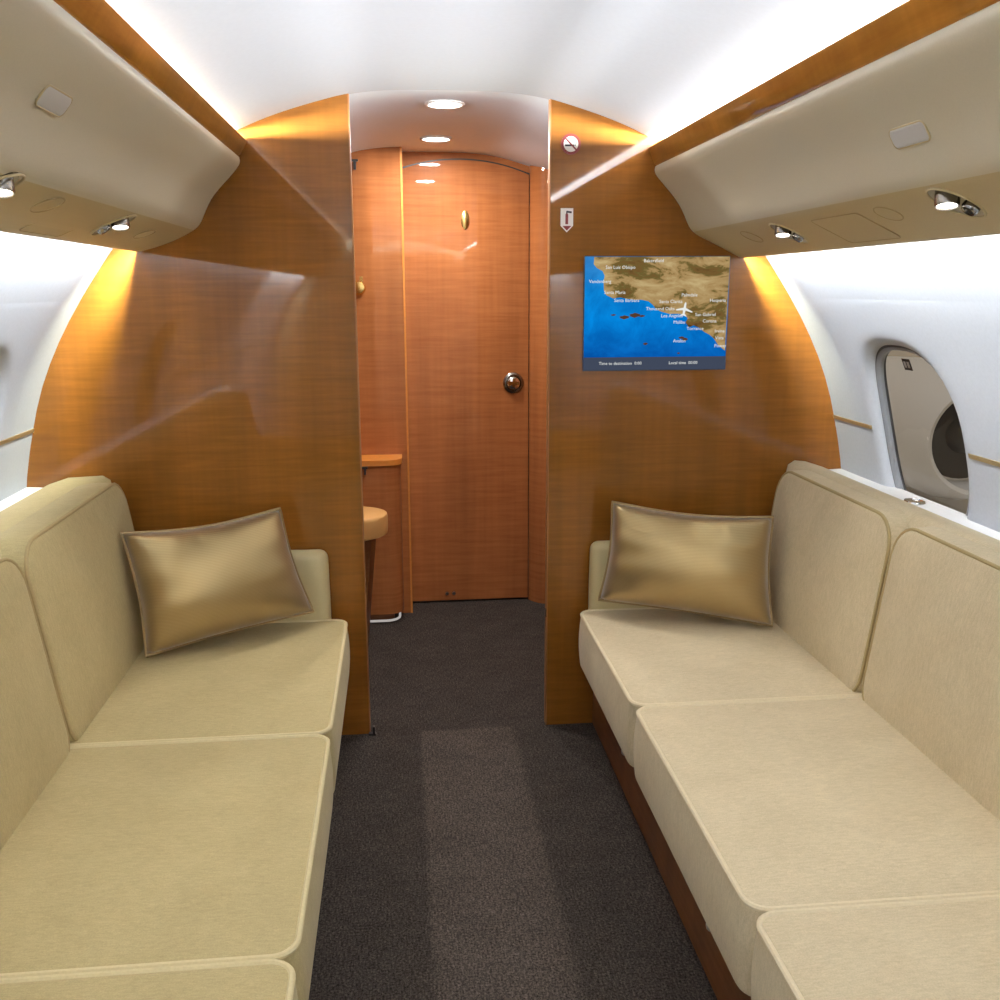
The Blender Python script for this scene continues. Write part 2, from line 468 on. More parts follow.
def psu_hit(s, t_seg, kind):
    p = PROF[s]['lip']
    seg = p[10:14] if kind == 'bottom' else p[3:8]
    Ls = [math.hypot(b[0]-a[0], b[1]-a[1]) for a, b in zip(seg, seg[1:])]
    u = t_seg*sum(Ls); i = 0
    while i < len(Ls)-1 and u > Ls[i]: u -= Ls[i]; i += 1
    a, b = Vector(seg[i]), Vector(seg[i+1])
    d = (b-a).normalized(); c = a + d*u
    if kind == 'face':   # tangent averaged over the plate
        d = (Vector(seg[min(i+2, len(seg)-1)]) - Vector(seg[max(i-1, 0)])).normalized()
    elif i == 0 or u < .02: d = (Vector(seg[min(i+2, 3)]) - Vector(seg[max(i-1, 0)])).normalized()
    nrm = Vector((-d.y, d.x))
    if kind == 'bottom' and nrm.y > 0: nrm = -nrm
    if kind == 'face' and nrm.x > 0: nrm = -nrm
    return Vector((s*c.x, 0, c.y)), Vector((s*d.x, 0, d.y)), Vector((s*nrm.x, 0, nrm.y))
def smooth_prof(p, k=2):
    for _ in range(k):
        q = [p[0]]
        for a, b in zip(p, p[1:]):
            q += [(a[0]*.75+b[0]*.25, a[1]*.75+b[1]*.25), (a[0]*.25+b[0]*.75, a[1]*.25+b[1]*.75)]
        p = q + [p[-1]]
    return p
def overhead(s, label, lights, ovals, panels, plates):
    root = thing('overhead_service_panel', (s*.7, 1.2, 1.45), label, 'overhead panel')
    pf = PROF[s]; y0, y1 = -2.9, D-.001
    back = [(.812, 1.52), (.79, 1.575), (.755, 1.63), (.735, 1.675), (.715, 1.700)] + ([(.65, 1.712), (.581, 1.724), (.572, 1.715)] if s < 0 else [(.67, 1.700), (.611, 1.710), (.601, 1.701)])
    poly = smooth_prof(pf['lip'], 1) + pf['edge'] + back
    mb = MB(); mb.prism_y([(s*x, z) for x, z in poly], y0, y1)
    nb = len(poly)
    # shade on the underside put into its colour: a darker, warmer beige
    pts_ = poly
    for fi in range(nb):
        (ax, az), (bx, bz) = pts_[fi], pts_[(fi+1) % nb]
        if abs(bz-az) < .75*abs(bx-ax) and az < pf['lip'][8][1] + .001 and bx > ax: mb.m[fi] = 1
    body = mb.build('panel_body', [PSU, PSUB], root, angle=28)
    mr = MB(); mr.prism_y([(s*x, z) for x, z in pf['rail']], y0, y1)
    mr.build('wood_rail', W_RAIL, root, angle=60)
    # sunk pockets for the reading lights
    for ly, t in lights:
        c, T, n = psu_hit(s, t, 'bottom'); c.y = ly
        cb = MB(); cb.lathe([(.060, .012), (.047, -.004), (.036, -.022)], c, n, 48, sx=.85, up=(0, 1, 0))
        cut = cb.build('cutter', PSU2)
        md = body.modifiers.new('b', 'BOOLEAN'); md.operation = 'DIFFERENCE'; md.object = cut; md.solver = 'EXACT'
        dg = bpy.context.evaluated_depsgraph_get()
        me = bpy.data.meshes.new_from_object(body.evaluated_get(dg))
        body.modifiers.clear(); body.data = me
        bpy.data.objects.remove(cut)
    body.data.set_sharp_from_angle(angle=math.radians(28))
    for y, t, lx, ly_ in ovals:
        c, T, n = psu_hit(s, t, 'bottom'); c.y = y
        mb = MB(); ring = []
        pts = [c + T*lx*math.cos(2*PI*k/40) + Vector((0, 1, 0))*ly_*math.sin(2*PI*k/40) + n*.0008 for k in range(40)]
        mb.fan(pts); o = mb.build('oval_cover', PSU2, root)
        m2 = MB(); m2.tube(pts, .0013, 6, True); m2.build('seam', SEAM, o)
    for ya, yb, ta, tb in panels:
        a, T, n = psu_hit(s, ta, 'bottom'); b, _, _ = psu_hit(s, tb, 'bottom')
        pts = []
        ctr = (a+b)/2; ctr.y = (ya+yb)/2; hx = (b-a).length/2; hy = abs(yb-ya)/2
        for u, w in rrect(2*hx, 2*hy, .012): pts.append(ctr + T*u + Vector((0, 1, 0))*w + n*.0008)
        mb = MB(); mb.fan(pts); o = mb.build('access_panel', PSU2, root)
        m2 = MB(); m2.tube(pts, .0010, 6, True); m2.build('seam', SEAM, o)
    for y, t in plates:
        c, T, n = psu_hit(s, t, 'face'); c.y = y
        mb = MB(); rows = []
        for d, h in ((0, -.008), (0, .0022), (.0012, .0032), (.004, .0034)):
            rows.append([c + T*u + Vector((0, 1, 0))*w + n*h for u, w in rrect(.032-2*d, .105-2*d, .010-d*.5)])
        mb.grid(rows, True); mb.fan(rows[-1]); p = mb.build('sign_plate', GREYP, root)
        m2 = MB(); m2.tube([c + T*u + Vector((0, 1, 0))*w + n*.0018 for u, w in rrect(.0335, .1065, .0105)], .0015, 6, True)
        m2.build('plate_rim', PSU2, p)
    return root
RL_R = [(2.255, .33), (1.535, .20)]; RL_L = [(2.195, .24), (1.520, .12)]
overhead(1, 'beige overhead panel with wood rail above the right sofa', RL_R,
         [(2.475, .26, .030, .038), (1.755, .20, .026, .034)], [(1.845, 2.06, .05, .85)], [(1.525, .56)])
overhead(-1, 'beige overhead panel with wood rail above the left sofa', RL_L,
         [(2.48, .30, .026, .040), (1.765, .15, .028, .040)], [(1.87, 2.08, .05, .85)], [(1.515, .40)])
def reading_light(s, y, t, label):
    c, T, n = psu_hit(s, t, 'bottom'); c.y = y
    root = thing('reading_light', c, label, 'reading light', 'reading lights in the overhead panels')
    side = Vector((0, -1, 0))
    ax = Vector((-s*.12, -.28, -1)).normalized()
    b = c - T*.012 - side*.008
    mb = MB(); mb.lathe([(.015, -.024), (.0195, -.020), (.0195, .008), (.0185, .011), (.0165, .011), (.0160, .008)], b, ax, 28)
    mb.build('barrel', NICKEL, root)
    mb = MB(); mb.lathe([(.0158, .0), (.0158, .0085), (.0, .0095)], b, ax, 28); mb.build('lens', LAMP, root)
    g = c + T*.020 + side*.012
    ax2 = (n - T*.25).normalized()
    mb = MB(); mb.lathe([(.013, -.016), (.0145, -.012), (.0145, .003), (.012, .007), (.009, .006), (.008, .0), (.0, -.001)], g, ax2, 24)
    mb.build('air_nozzle', NICKEL, root)
    pts = [c + T*.0505*math.cos(2*PI*k/48) + Vector((0, 1, 0))*.0430*math.sin(2*PI*k/48) + n*.0005 for k in range(48)]
    mb = MB(); mb.tube(pts, .0022, 8, True); mb.build('bezel', PSU2, root)
    ld = bpy.data.lights.new('reading_spot', 'SPOT'); ld.energy = 3.5; ld.spot_size = math.radians(75); ld.spot_blend = .8
    ld.color = (1, .93, .82); ld.shadow_soft_size = .015
    lo = bpy.data.objects.new('reading_spot', ld); col.objects.link(lo); lo.parent = root
    lo.location = (b + ax*.016) - c; lo.rotation_mode = 'QUATERNION'; lo.rotation_quaternion = (ax + Vector((-s*.05, 0, 0))).to_track_quat('-Z', 'Y')
reading_light(1, *RL_R[0], 'chrome reading light in right overhead panel, nearer the partition')
reading_light(1, *RL_R[1], 'chrome reading light in right overhead panel, farther from the partition')
reading_light(-1, *RL_L[0], 'chrome reading light in left overhead panel, nearer the partition')
reading_light(-1, *RL_L[1], 'chrome reading light at left picture edge, farther from the partition')

# ------------------------------------------------------------------ sofas
def sofa(s, xf, xb, xt, seams, ystart, fab, pipe, label, arm_x, studs):
    root = thing('sofa', (s*(xf+.3), 1.6, 0), label, 'sofa')
    yend = seams[-1]
    # wooden base
    mb = MB(); x0, x1 = xf+.062, 1.02
    mb.box((min(s*x0, s*x1), yend-.08, 0), (max(s*x0, s*x1), D-.002, .245))
    base = mb.build('base', W_BASE, root)
    for y in studs:
        m = MB(); m.lathe([(.010, -.001), (.010, .005), (.006, .009), (.0, .0095)], (s*x0, y, .122), (-s, 0, 0), 16)
        m.build('stud', plain('stud_metal', (.75, .72, .66, 1), .35, .6), base)
    ys = [ystart] + seams
    zt, zb = .405, .236
    for ya, yb in zip(ys, ys[1:]):
        ln = ya - yb - .004; wd = (xb + .07) - xf
        M = Matrix.Translation((s*(xf + wd/2), (ya+yb)/2, (zt+zb)/2 - .006))
        mb = MB(); cushion(mb, wd, ln, zt-zb, .040, .012, .011, M, .005)
        c = mb.build('seat_cushion', fab, root, angle=70)
        pm = MB(); pm.tube(piping_path(wd, ln, zt-zb, .040, .012, M, .001), .0055, 8, True)
        pm.build('piping', pipe, c)
    # back cushions, leaning outward
    zb0, zt0 = .365, (.835 if s > 0 else .846)
    d = Vector((xt - xb, 0, .848-.40)); tilt = math.atan2(d.x, d.z)
    hgt = (zt0 - zb0)/math.cos(tilt); th = .15
    for ya, yb in zip(ys, ys[1:]):
        ln = ya - yb - .006
        # local axes: x -> up along the back, y -> along cabin, z -> towards the aisle
        up = Vector((s*math.sin(tilt), 0, math.cos(tilt))); nz = Vector((-s*math.cos(tilt), 0, math.sin(tilt)))
        yv = nz.cross(up)
        xm = xb + (zb0+zt0)/2*math.tan(tilt) - .40*math.tan(tilt)
        ctr = Vector((s*xm, (ya+yb)/2, (zb0+zt0)/2)) - nz*th/2
        M = Matrix(((up.x, yv.x, nz.x, ctr.x), (up.y, yv.y, nz.y, ctr.y), (up.z, yv.z, nz.z, ctr.z), (0, 0, 0, 1)))
        mb = MB(); cushion(mb, hgt, ln, th, .085, .022, .016, M, .006)
        c = mb.build('back_cushion', fab, root, angle=70)
        pm = MB(); pm.tube(piping_path(hgt, ln, th, .085, .022, M), .0042, 8, True); pm.build('piping', PIPEB, c)
    # bolster behind the cushions
    mb = MB()
    poly = [(xb+.10, .25), (xt+.04, .77), (xt+.05, .825), (xt+.07, .838), (1.09, .834), (1.145, .816), (1.163, .802), (1.165, .25)]
    mb.prism_y([(s*x, z) for x, z in poly], yend-.06, D-.003)
    mb.build('back_frame', fab, root, angle=70)
    # far armrest
    for ya, yb in ((D-.004, 2.738), (yend-.004, yend-.09)):
        wd = xb + .10 - arm_x
        M = Matrix.Translation((s*(arm_x + wd/2), (ya+yb)/2, (.607+.24)/2))
        mb = MB(); cushion(mb, wd, ya-yb, .607-.24, .03, .024, .004, M, .002)
        mb.build('armrest', LEATH, root, angle=70)
    return root
sofa(1, .378, .925, .985, [2.047, 1.283, .50], 2.742, FAB, PIPE, 'cream chenille sofa on a wooden plinth along the right wall', .416, (2.361, 1.623, .9))
sofa(-1, .316, .858, .925, [1.985, 1.255, .50], 2.742, FABL, PIPEL, 'straw coloured chenille sofa along the left wall', .368, (2.3, 1.6))

# ------------------------------------------------------------------ throw pillows
def pillow(TL, TR, BR, BL, T, label, flip):
    TL, TR, BR, BL = map(Vector, (TL, TR, BR, BL))
    n = 28
    nrm = ((TR-BL).cross(TL-BR)).normalized()
    if nrm.y > 0: nrm = -nrm
    ctr = (TL+TR+BR+BL)/4
    root = thing('throw_pillow', ((BL+BR)/2), label, 'pillow', 'gold satin throw pillows')
    def pt(u, v, sgn):
        # edges pulled in between the corners
        pu = u - .045*math.sin(PI*(v))*(u-.5)*2*1.0*.6
        pv = v + (.055 if v < .5 else -.02)*math.sin(PI*u)*abs(v-.5)*2
        p = TL.lerp(TR, pu).lerp(BL.lerp(BR, pu), pv)
        a, b = 1-(2*u-1)**2, 1-(2*v-1)**2
        h = T*(max(a, 0)**.42)*(max(b, 0)**.42)
        wr = .0035*math.sin(9*PI*u+2*v)*(a*(1-b)) + .004*math.sin(7*PI*v+u*3)*(b*(1-a))
        if sgn < 0: h *= .75
        return p + nrm*sgn*(h + wr*(1 if h > .002 else 0))
    mb = MB()
    for sg in (1, -1):
        mb.grid([[pt(i/n, j/n, sg) for j in range(n+1)] for i in range(n+1)], flip=(sg < 0))
    mb.build('pillow_body', SATIN, root, angle=180)
    per = [(i/n, 0) for i in range(n)] + [(1, i/n) for i in range(n)] + [(1-i/n, 1) for i in range(n)] + [(0, 1-i/n) for i in range(n)]
    pm = MB(); pm.tube([pt(u, v, 0) for u, v in per], .0042, 8, True); pm.build('piping', SATINP, root)
pillow((.462, 2.680, .748), (.912, 2.588, .712), (.888, 2.488, .420), (.424, 2.665, .456), .098, 'gold satin throw pillow in the far corner of the right sofa', 0)
pillow((-.880, 2.528, .733), (-.488, 2.670, .757), (-.408, 2.668, .452), (-.820, 2.440, .424), .098, 'gold satin throw pillow in the far corner of the left sofa', 1)

# ------------------------------------------------------------------ map screen
sx0, sx1, sz0, sz1 = .392, .820, 1.120, 1.445
tv = thing('map_screen', ((sx0+sx1)/2, D, sz0), 'flat screen showing a moving flight map on the right partition', 'screen')
mb = MB(); mb.box((sx0-.002, D-.006, sz0-.002), (sx1+.002, D+.01, sz1+.002)); mb.build('bezel', DARKG, tv)
SEA = bpy.data.materials.new('map_sea'); SEA.use_nodes = True; N = SEA.node_tree.nodes; L = SEA.node_tree.links
N.remove(N['Principled BSDF']); em = N.new('ShaderNodeEmission'); L.new(em.outputs[0], N['Material Output'].inputs[0])
v = coords(N, L, (1, 1, 1)); n1 = noise(N, L, v, 14, 5, .65, .6)
sp = N.new('ShaderNodeSeparateXYZ'); L.new(v.outputs[0], sp.inputs[0])
mr = N.new('ShaderNodeMapRange'); mr.inputs[1].default_value = sz0; mr.inputs[2].default_value = sz1; L.new(sp.outputs[2], mr.inputs[0])
g = ramp(N, L, mr.outputs[0], [(.1, lin(8, 92, 178)), (.45, lin(4, 132, 218)), (.7, lin(14, 138, 218)), (1, lin(55, 130, 195))])
w = ramp(N, L, n1.outputs['Fac'], [(.35, (.62, .7, .78, 1)), (.65, (1.12, 1.1, 1.08, 1))])
L.new(mixc(N, L, 1., g.outputs[0], w.outputs[0], 'MULTIPLY'), em.inputs[0]); em.inputs[1].default_value = .95
LAND = bpy.data.materials.new('map_land'); LAND.use_nodes = True; N = LAND.node_tree.nodes; L = LAND.node_tree.links
N.remove(N['Principled BSDF']); em = N.new('ShaderNodeEmission'); L.new(em.outputs[0], N['Material Output'].inputs[0])
mp = coords(N, L, (1, 1, 1)); mp.inputs['Rotation'].default_value = (0, .6, 0); mp.inputs['Scale'].default_value = (7, 1, 16)
n1 = noise(N, L, mp, 1.2, 8, .68, .5)
g = ramp(N, L, n1.outputs['Fac'], [(.27, lin(52, 44, 24)), (.38, lin(122, 92, 50)), (.44, lin(112, 98, 52)), (.48, lin(172, 140, 90)), (.66, lin(206, 182, 130))])
L.new(g.outputs[0], em.inputs[0]); em.inputs[1].default_value = .85
MAPW = emis('map_lettering', lin(235, 238, 235), .9); BAR = emis('map_bar', lin(66, 74, 92), .9)
ISLE = emis('map_island', lin(92, 66, 50), .8)
def uv(u, v_): 
    px, py = 560+u/5, 240+v_/5
    return (sx0 + (px-584)/144.5*(sx1-sx0), sz1 - (py-256)/115*(sz1-sz0))
def flat(mb, pts, y, mi=0): mb.fan([(x, y, z) for x, z in pts], mi)
mb = MB(); flat(mb, [(sx0, sz0), (sx1, sz0), (sx1, sz1), (sx0, sz1)], D-.0065); pic = mb.build('map_picture', SEA, tv, smooth=False)
coast = [(165, 82), (163, 118), (180, 138), (207, 152), (218, 175), (213, 205), (216, 250), (228, 272), (262, 288), (300, 284), (335, 292), (372, 296), (405, 296), (440, 304), (462, 322), (480, 346), (510, 358), (545, 368), (590, 368), (625, 372), (640, 392), (630, 412), (648, 438), (672, 428), (700, 440), (728, 462), (755, 476), (780, 498), (800, 528), (838, 560)]
land = [uv(u, v_) for u, v_ in coast]; land = [(max(sx0, min(sx1, x)), min(z, sz1)) for x, z in land]; land += [(sx1, sz1)]
mb = MB(); flat(mb, land, D-.0070); mb.build('land', LAND, pic, smooth=False)
mb = MB()
for u, v_, a, b in ((320, 384, 24, 9), (372, 374, 26, 11), (408, 378, 16, 5), (265, 372, 13, 4), (612, 490, 14, 6), (630, 499, 14, 8), (430, 520, 11, 6), (600, 570, 7, 4)):
    mb = MB(); flat(mb, [uv(u + a*math.cos(t*PI/6)*(1+.25*math.sin(3*t)), v_ + b*math.sin(t*PI/6)*(1+.2*math.cos(2*t))) for t in range(12)], D-.0070)
    mb.build('island', ISLE, pic, smooth=False)
mb = MB(); flat(mb, [(sx0, sz0), (sx1, sz0), (sx1, uv(0, 588)[1]), (sx0, uv(0, 588)[1])], D-.0072); mb.build('status_bar', BAR, pic, smooth=False)
mb = MB()   # little aeroplane marker
pl = [(0, -38), (5, -28), (6, -8), (42, 6), (42, 12), (7, 6), (5, 22), (16, 32), (16, 36), (0, 32)]
pl = pl + [(-x, y) for x, y in pl[::-1][1:-1]]
ca, sa = math.cos(.15), math.sin(.15)
for q in ([pl[i] for i in range(len(pl))],):
    flat(mb, [uv(622 + x*ca - y*sa, 345 + x*sa + y*ca) for x, y in q], D-.0078)
mb.build('aircraft_marker', MAPW, pic, smooth=False)
def text_into(mb, s_, x, y, z, size, flat_to=None):
    cu = bpy.data.curves.new('t', 'FONT'); cu.body = s_; cu.size = size; cu.align_x = 'CENTER'; cu.align_y = 'CENTER'; cu.resolution_u = 2
    o = bpy.data.objects.new('t', cu); col.objects.link(o)
    dg = bpy.context.evaluated_depsgraph_get(); dg.update()
    me = bpy.data.meshes.new_from_object(o.evaluated_get(dg))
    mb.add([(x + p.co.x, y, z + p.co.y) for p in me.vertices], [tuple(f.vertices) for f in me.polygons])
    bpy.data.objects.remove(o); bpy.data.curves.remove(cu); bpy.data.meshes.remove(me)
mb = MB()
for s_, u, v_ in (('Bakersfield', 460, 101), ('San Luis Obispo', 296, 134), ('Vandenberg', 196, 204), ('Santa Maria', 270, 259), ('Santa Barbara', 330, 299),
                  ('Palmdale', 645, 273), ('Santa Clarita', 552, 306), ('Thousand Oaks', 500, 342), ('Los Angeles', 560, 378), ('Malibu', 598, 411),
                  ('Torrance', 680, 444), ('San Gabriel', 730, 373), ('Corona', 752, 406), ('Hesperia', 790, 301), ('Irvine', 806, 458), ('Vista', 806, 493), ('Poway', 812, 534), ('Avalon', 602, 507)):
    x, z = uv(u, v_); mb = MB(); text_into(mb, s_, x, D-.0076, z, .0135); mb.build('place_name', MAPW, pic, smooth=False)
for s_, u in (('Time to destination  0:00', 305), ('Local time  00:00', 625)):
    x, z = uv(u, 620); mb = MB(); text_into(mb, s_, x, D-.0076, z, .0125); mb.build('status_text', MAPW, pic, smooth=False)

# ------------------------------------------------------------------ signs on the right partition
ns = thing('no_smoking_sign', (.348, D, 1.75), 'round red and white no smoking sign on the right partition', 'sign')
def disc(mb, c, r0, r1, y0, n=40):
    if r0 <= 0:
        mb.lathe([(r1, 0), (r1, .0015), (0, .0015)], (c[0], y0, c[1]), (0, -1, 0), n)
    else:
        mb.lathe([(r1, 0), (r1, .002), (r0, .002), (r0, 0)], (c[0], y0, c[1]), (0, -1, 0), n)
mb = MB(); disc(mb, (.348, 1.75), 0, .027, D); mb.build('plate', WHITEP, ns)
mb = MB(); disc(mb, (.348, 1.75), .0208, .028, D)
mb.add([(.348+a*.7071-b*.7071*0-b*.7071, D-.0022, 1.75-a*.7071-b*.7071) for a, b in ((-.0235, -.0022), (.0235, -.0022), (.0235, .0022), (-.0235, .0022))], [(0, 1, 2, 3)])
mb.build('ring_and_bar', REDP, ns, smooth=False)
mb = MB()
mb.add([(.348+x, D-.0019, 1.75+z) for x, z in ((-.017, -.006), (.009, -.006), (.009, -.001), (-.017, -.001))], [(0, 1, 2, 3)])
mb.add([(.348+x, D-.0019, 1.75+z) for x, z in ((.0105, -.006), (.013, -.006), (.013, -.001), (.0105, -.001))], [(0, 1, 2, 3)])
for x0, z0, pts in ((.011, .001, ((0, 0), (.001, .004), (-.003, .008), (-.001, .013))), (.0145, .001, ((0, 0), (.0015, .004), (-.0015, .008), (.001, .012)))):
    mb.tube([(.348+x0+a, D-.0017, 1.75+z0+b) for a, b in pts], .0006, 6)
mb.build('cigarette', INK, ns, smooth=False)

fs = thing('fire_extinguisher_sign', (.339, D, 1.513), 'white arrow shaped fire extinguisher sign on the right partition', 'sign')
X0, X1 = .321, .357
mb = MB(); mb.prism_y([(X0, 1.578), (X0, 1.530), (.339, 1.512), (X1, 1.530), (X1, 1.578)], D-.0015, D); mb.build('plate', WHITEP, fs, smooth=False)
mb = MB(); y = D-.002
mb.add([(x, y, z) for x, z in ((.326, 1.5295), (.352, 1.5295), (.339, 1.5165))], [(0, 1, 2)])
mb.add([(x, y, z) for x, z in ((.3345, 1.534), (.3425, 1.534), (.3425, 1.560), (.3415, 1.563), (.3355, 1.563), (.3345, 1.560))], [(0, 1, 2, 3, 4, 5)])
mb.build('extinguisher_picture', REDP, fs, smooth=False)
mb = MB(); y = D-.0021
mb.add([(x, y, z) for x, z in ((.3365, 1.563), (.3405, 1.563), (.3405, 1.569), (.3365, 1.569))], [(0, 1, 2, 3)])
mb.add([(x, y, z) for x, z in ((.3375, 1.566), (.352, 1.564), (.353, 1.569), (.3375, 1.571))], [(0, 1, 2, 3)])
mb.build('nozzle_picture', INK, fs, smooth=False)

# ------------------------------------------------------------------ vestibule
DY = 4.07
mb = MB(); mb.prism_y(section(-1.26, 1.26), DY+.012, DY+.05)
struct(mb.build('wall_front', W_DOOR), 'reddish veneer wall around the vestibule door')
door_l, door_r = -.112, .400
def dtop(x): return 1.864 - .62*(x-.118)**2 - .25*abs(x-.118)**3
arch = [(door_r + (door_l-door_r)*i/24, dtop(door_r + (door_l-door_r)*i/24)) for i in range(25)]
def off(pts, d): return [(x + (d if x > .3999 else -d if x < -.1119 else 0), z + d) for x, z in pts]
mb = MB(); mb.prism_y([(door_l-.006, .0), (door_r+.006, .0)] + off(arch, .007), DY+.005, DY+.013)
struct(mb.build('trim_door', BLACK), 'dark gap around the vestibule door')
mb = MB(); mb.prism_y([(door_l, .010), (door_r, .010)] + arch, DY-.006, DY+.010)
door = struct(mb.build('door_1', W_DOOR, angle=30), 'reddish veneer arched vestibule door')
mb = MB(); hc = (.335, DY-.006, .966)
mb.lathe([(.044, 0), (.044, .006), (.040, .010), (.034, .011), (.031, .006), (.026, .006)], hc, (0, -1, 0), 40); hb = mb.build('handle', NICKEL, door)
mb = MB(); mb.lathe([(.026, .004), (.026, .016), (.020, .020), (0, .021)], hc, (0, -1, 0), 32)
mb.box((hc[0]-.022, DY-.034, .958), (hc[0]+.022, DY-.024, .974)); mb.build('thumb_turn', CHROME, hb)
mb = MB(); mb.lathe([(.017, 0), (.017, .003), (.012, .005), (0, .0055)], (.138, DY-.006, 1.631), (0, -1, 0), 32, sx=2.2)
mb.build('nameplate', BRASS, door)
for x in (.040, .070):
    mb = MB(); mb.lathe([(.010, 0), (.010, .008), (.007, .012), (0, .012)], (x, DY-.006, .043), (0, -1, 0), 16); mb.build('bumper', CHROME, door)
# post between the left panel and the door, left panel
PY = 3.94
mb = MB(); mb.prism_y(section(-1.1, -.122), PY, PY+.02); 
struct(mb.build('wall_inner_left', W_DOOR), 'reddish veneer side panel left of the vestibule door')
mb = MB(); mb.box((-.122, PY-.003, 0), (-.1135, DY+.01, 1.92)); struct(mb.build('trim_post', W_TRIM), 'thin golden post beside the vestibule door')
mb = MB(); px = [(.404, DY+.01), (.404, DY-.012), (.410, DY-.022), (.440, 4.008), (.456, 3.998), (.475, 3.992), (.60, 3.985), (.60, DY+.01)]
mb.prism_z(px, 0, 1.92); struct(mb.build('wall_inner_right', W_DOOR, angle=50), 'angled veneer jamb right of the vestibule door')
mb = MB(); mb.prism_y(section(.58, 1.1), 3.985, 4.0); struct(mb.build('wall_inner_far_right', W_DOOR), 'veneer panel behind the right partition')
# side walls of the vestibule
mb = MB(); mb.box((-.98, YV, 0), (-.96, PY, 1.7)); struct(mb.build('wall_vestibule_left', W_DOOR), 'veneer lining at the far left of the vestibule')
mb = MB(); mb.box((.78, YV, 0), (.80, 3.99, 1.75)); struct(mb.build('wall_vestibule_right', W_DOOR), 'veneer lining at the far right of the vestibule')
# rounded low cabinet with its toe light
cb = thing('corner_cabinet', (-.3, 3.86, 0), 'low rounded wooden cabinet standing left of the vestibule door', 'cabinet')
def rnd(x0, x1, y0, y1, r, n=8):
    pts = [(x0, y1), (x0, y0)]
    for k in range(n+1):
        a = -PI/2 + PI/2*k/n; pts.append((x1-r+r*math.cos(a), y0+r+r*math.sin(a)))
    return pts + [(x1, y1)]
mb = MB(); mb.prism_z(rnd(-.90, -.150, 3.80, PY-.001, .06), .045, .668); mb.build('carcass', W_DOOR, cb, angle=50)
mb = MB(); mb.prism_z(rnd(-.90, -.143, 3.793, PY-.001, .065), .668, .690); mb.build('top', W_TRIM, cb, angle=50)
mb = MB(); mb.prism_z(rnd(-.90, -.190, 3.84, PY-.001, .05), 0, .045); mb.build('plinth', W_BASE, cb, angle=50)
mb = MB(); pth = [(x, y, .012) for x, y in rnd(-.90, -.168, 3.815, PY-.01, .055)[1:]]
mb.tube(pth, .005, 8); mb.build('toe_light', STRIP, cb)
# bench
bn = thing('bench', (-.5, 3.4, 0), 'wooden bench with thick cream top just behind the left partition', 'bench')
tp = [(-.955, 3.30), (-.262, 3.40), (-.245, 3.46), (-.262, 3.55), (-.955, 3.58)]
bp = [(-.955, 3.30), (-.305, 3.42), (-.292, 3.48), (-.305, 3.56), (-.955, 3.58)]
mb = MB(); mb.grid([[(x, y, 0) for x, y in bp], [(x, y, .472) for x, y in tp]], True); mb.fan([(x, y, 0) for x, y in bp]); mb.fan([(x, y, .472) for x, y in tp])
mb.build('base', W_BASE, bn, angle=50)
ol = smooth_prof([(-.955, 3.20), (-.45, 3.27), (-.296, 3.35), (-.222, 3.405), (-.202, 3.455), (-.202, 3.51), (-.228, 3.56), (-.31, 3.605), (-.955, 3.61)], 2)
ctr_ = (-.6, 3.45)
def slab(d, z): return [(x + (ctr_[0]-x)*d, y + (ctr_[1]-y)*d, z) for x, y in ol]
rows = [slab(.03, .472), slab(.005, .476), slab(0, .486), slab(0, .538), slab(.006, .548), slab(.03, .552)]
mb = MB(); mb.grid(rows, True); mb.fan(rows[0], 0, True); mb.fan(rows[-1]); mb.build('cushioned_top', plain('tan_top', lin(206, 158, 96), .4), bn, angle=50)
# brass knob on the left panel
kb = thing('brass_knob', (-.300, PY, 1.362), 'small brass knob on the panel left of the vestibule door', 'knob')
mb = MB(); mb.lathe([(.024, 0), (.024, .006), (.014, .010), (.012, .022), (.024, .030), (.029, .042), (.022, .052), (0, .055)], (-.296, PY, 1.362), (0, -1, 0), 28); mb.build('knob_body', BRASS, kb)
mb = MB(); mb.box((-.291, PY-.05, 1.362), (-.278, PY-.035, 1.405)); mb.box((-.320, PY-.05, 1.366), (-.309, PY-.035, 1.398)); mb.build('lever', BRASS, kb)
# small black latches
def latch(x, y, z, label, sc=1):
    t = thing('door_latch', (x, y, z), label, 'latch')
    mb = MB(); mb.box((x-.03*sc, y-.012, z-.004), (x+.022*sc, y, z+.004)); mb.build('arm', BLACK, t)
    mb = MB(); mb.box((x+.004*sc, y-.014, z-.034*sc), (x+.014*sc, y, z)); mb.build('pin', BLACK, t)
latch(-.305, PY, 1.842, 'small black latch high on the panel left of the vestibule door')
latch(-.298, 3.793, .664, 'small black latch on the front of the low corner cabinet', .8)
mb = MB(); mb.box((-.268, 2.785, 0), (-.246, 2.80, .006)); mb.box((-.256, 2.785, .006), (-.249, 2.80, .028))
tag(mb.build('door_stop', BLACK), 'small black door stop on the carpet at the left partition foot', 'door stop')
mb = MB(); mb.box((.287, 2.80, .36), (.2925, 2.815, .385)); tag(mb.build('door_strike', BLACK), 'small black strike on the edge of the right partition', 'strike')
mb = MB(); 
sw = Matrix.Rotation(0, 4, 'Z'); mb.box((.470, 3.984, 1.73), (.505, 3.991, 1.80)); tag(mb.build('wall_switch', plain('brown_switch', lin(95, 45, 20), .4)), 'small brown switch plate high on the jamb right of the vestibule door', 'switch')
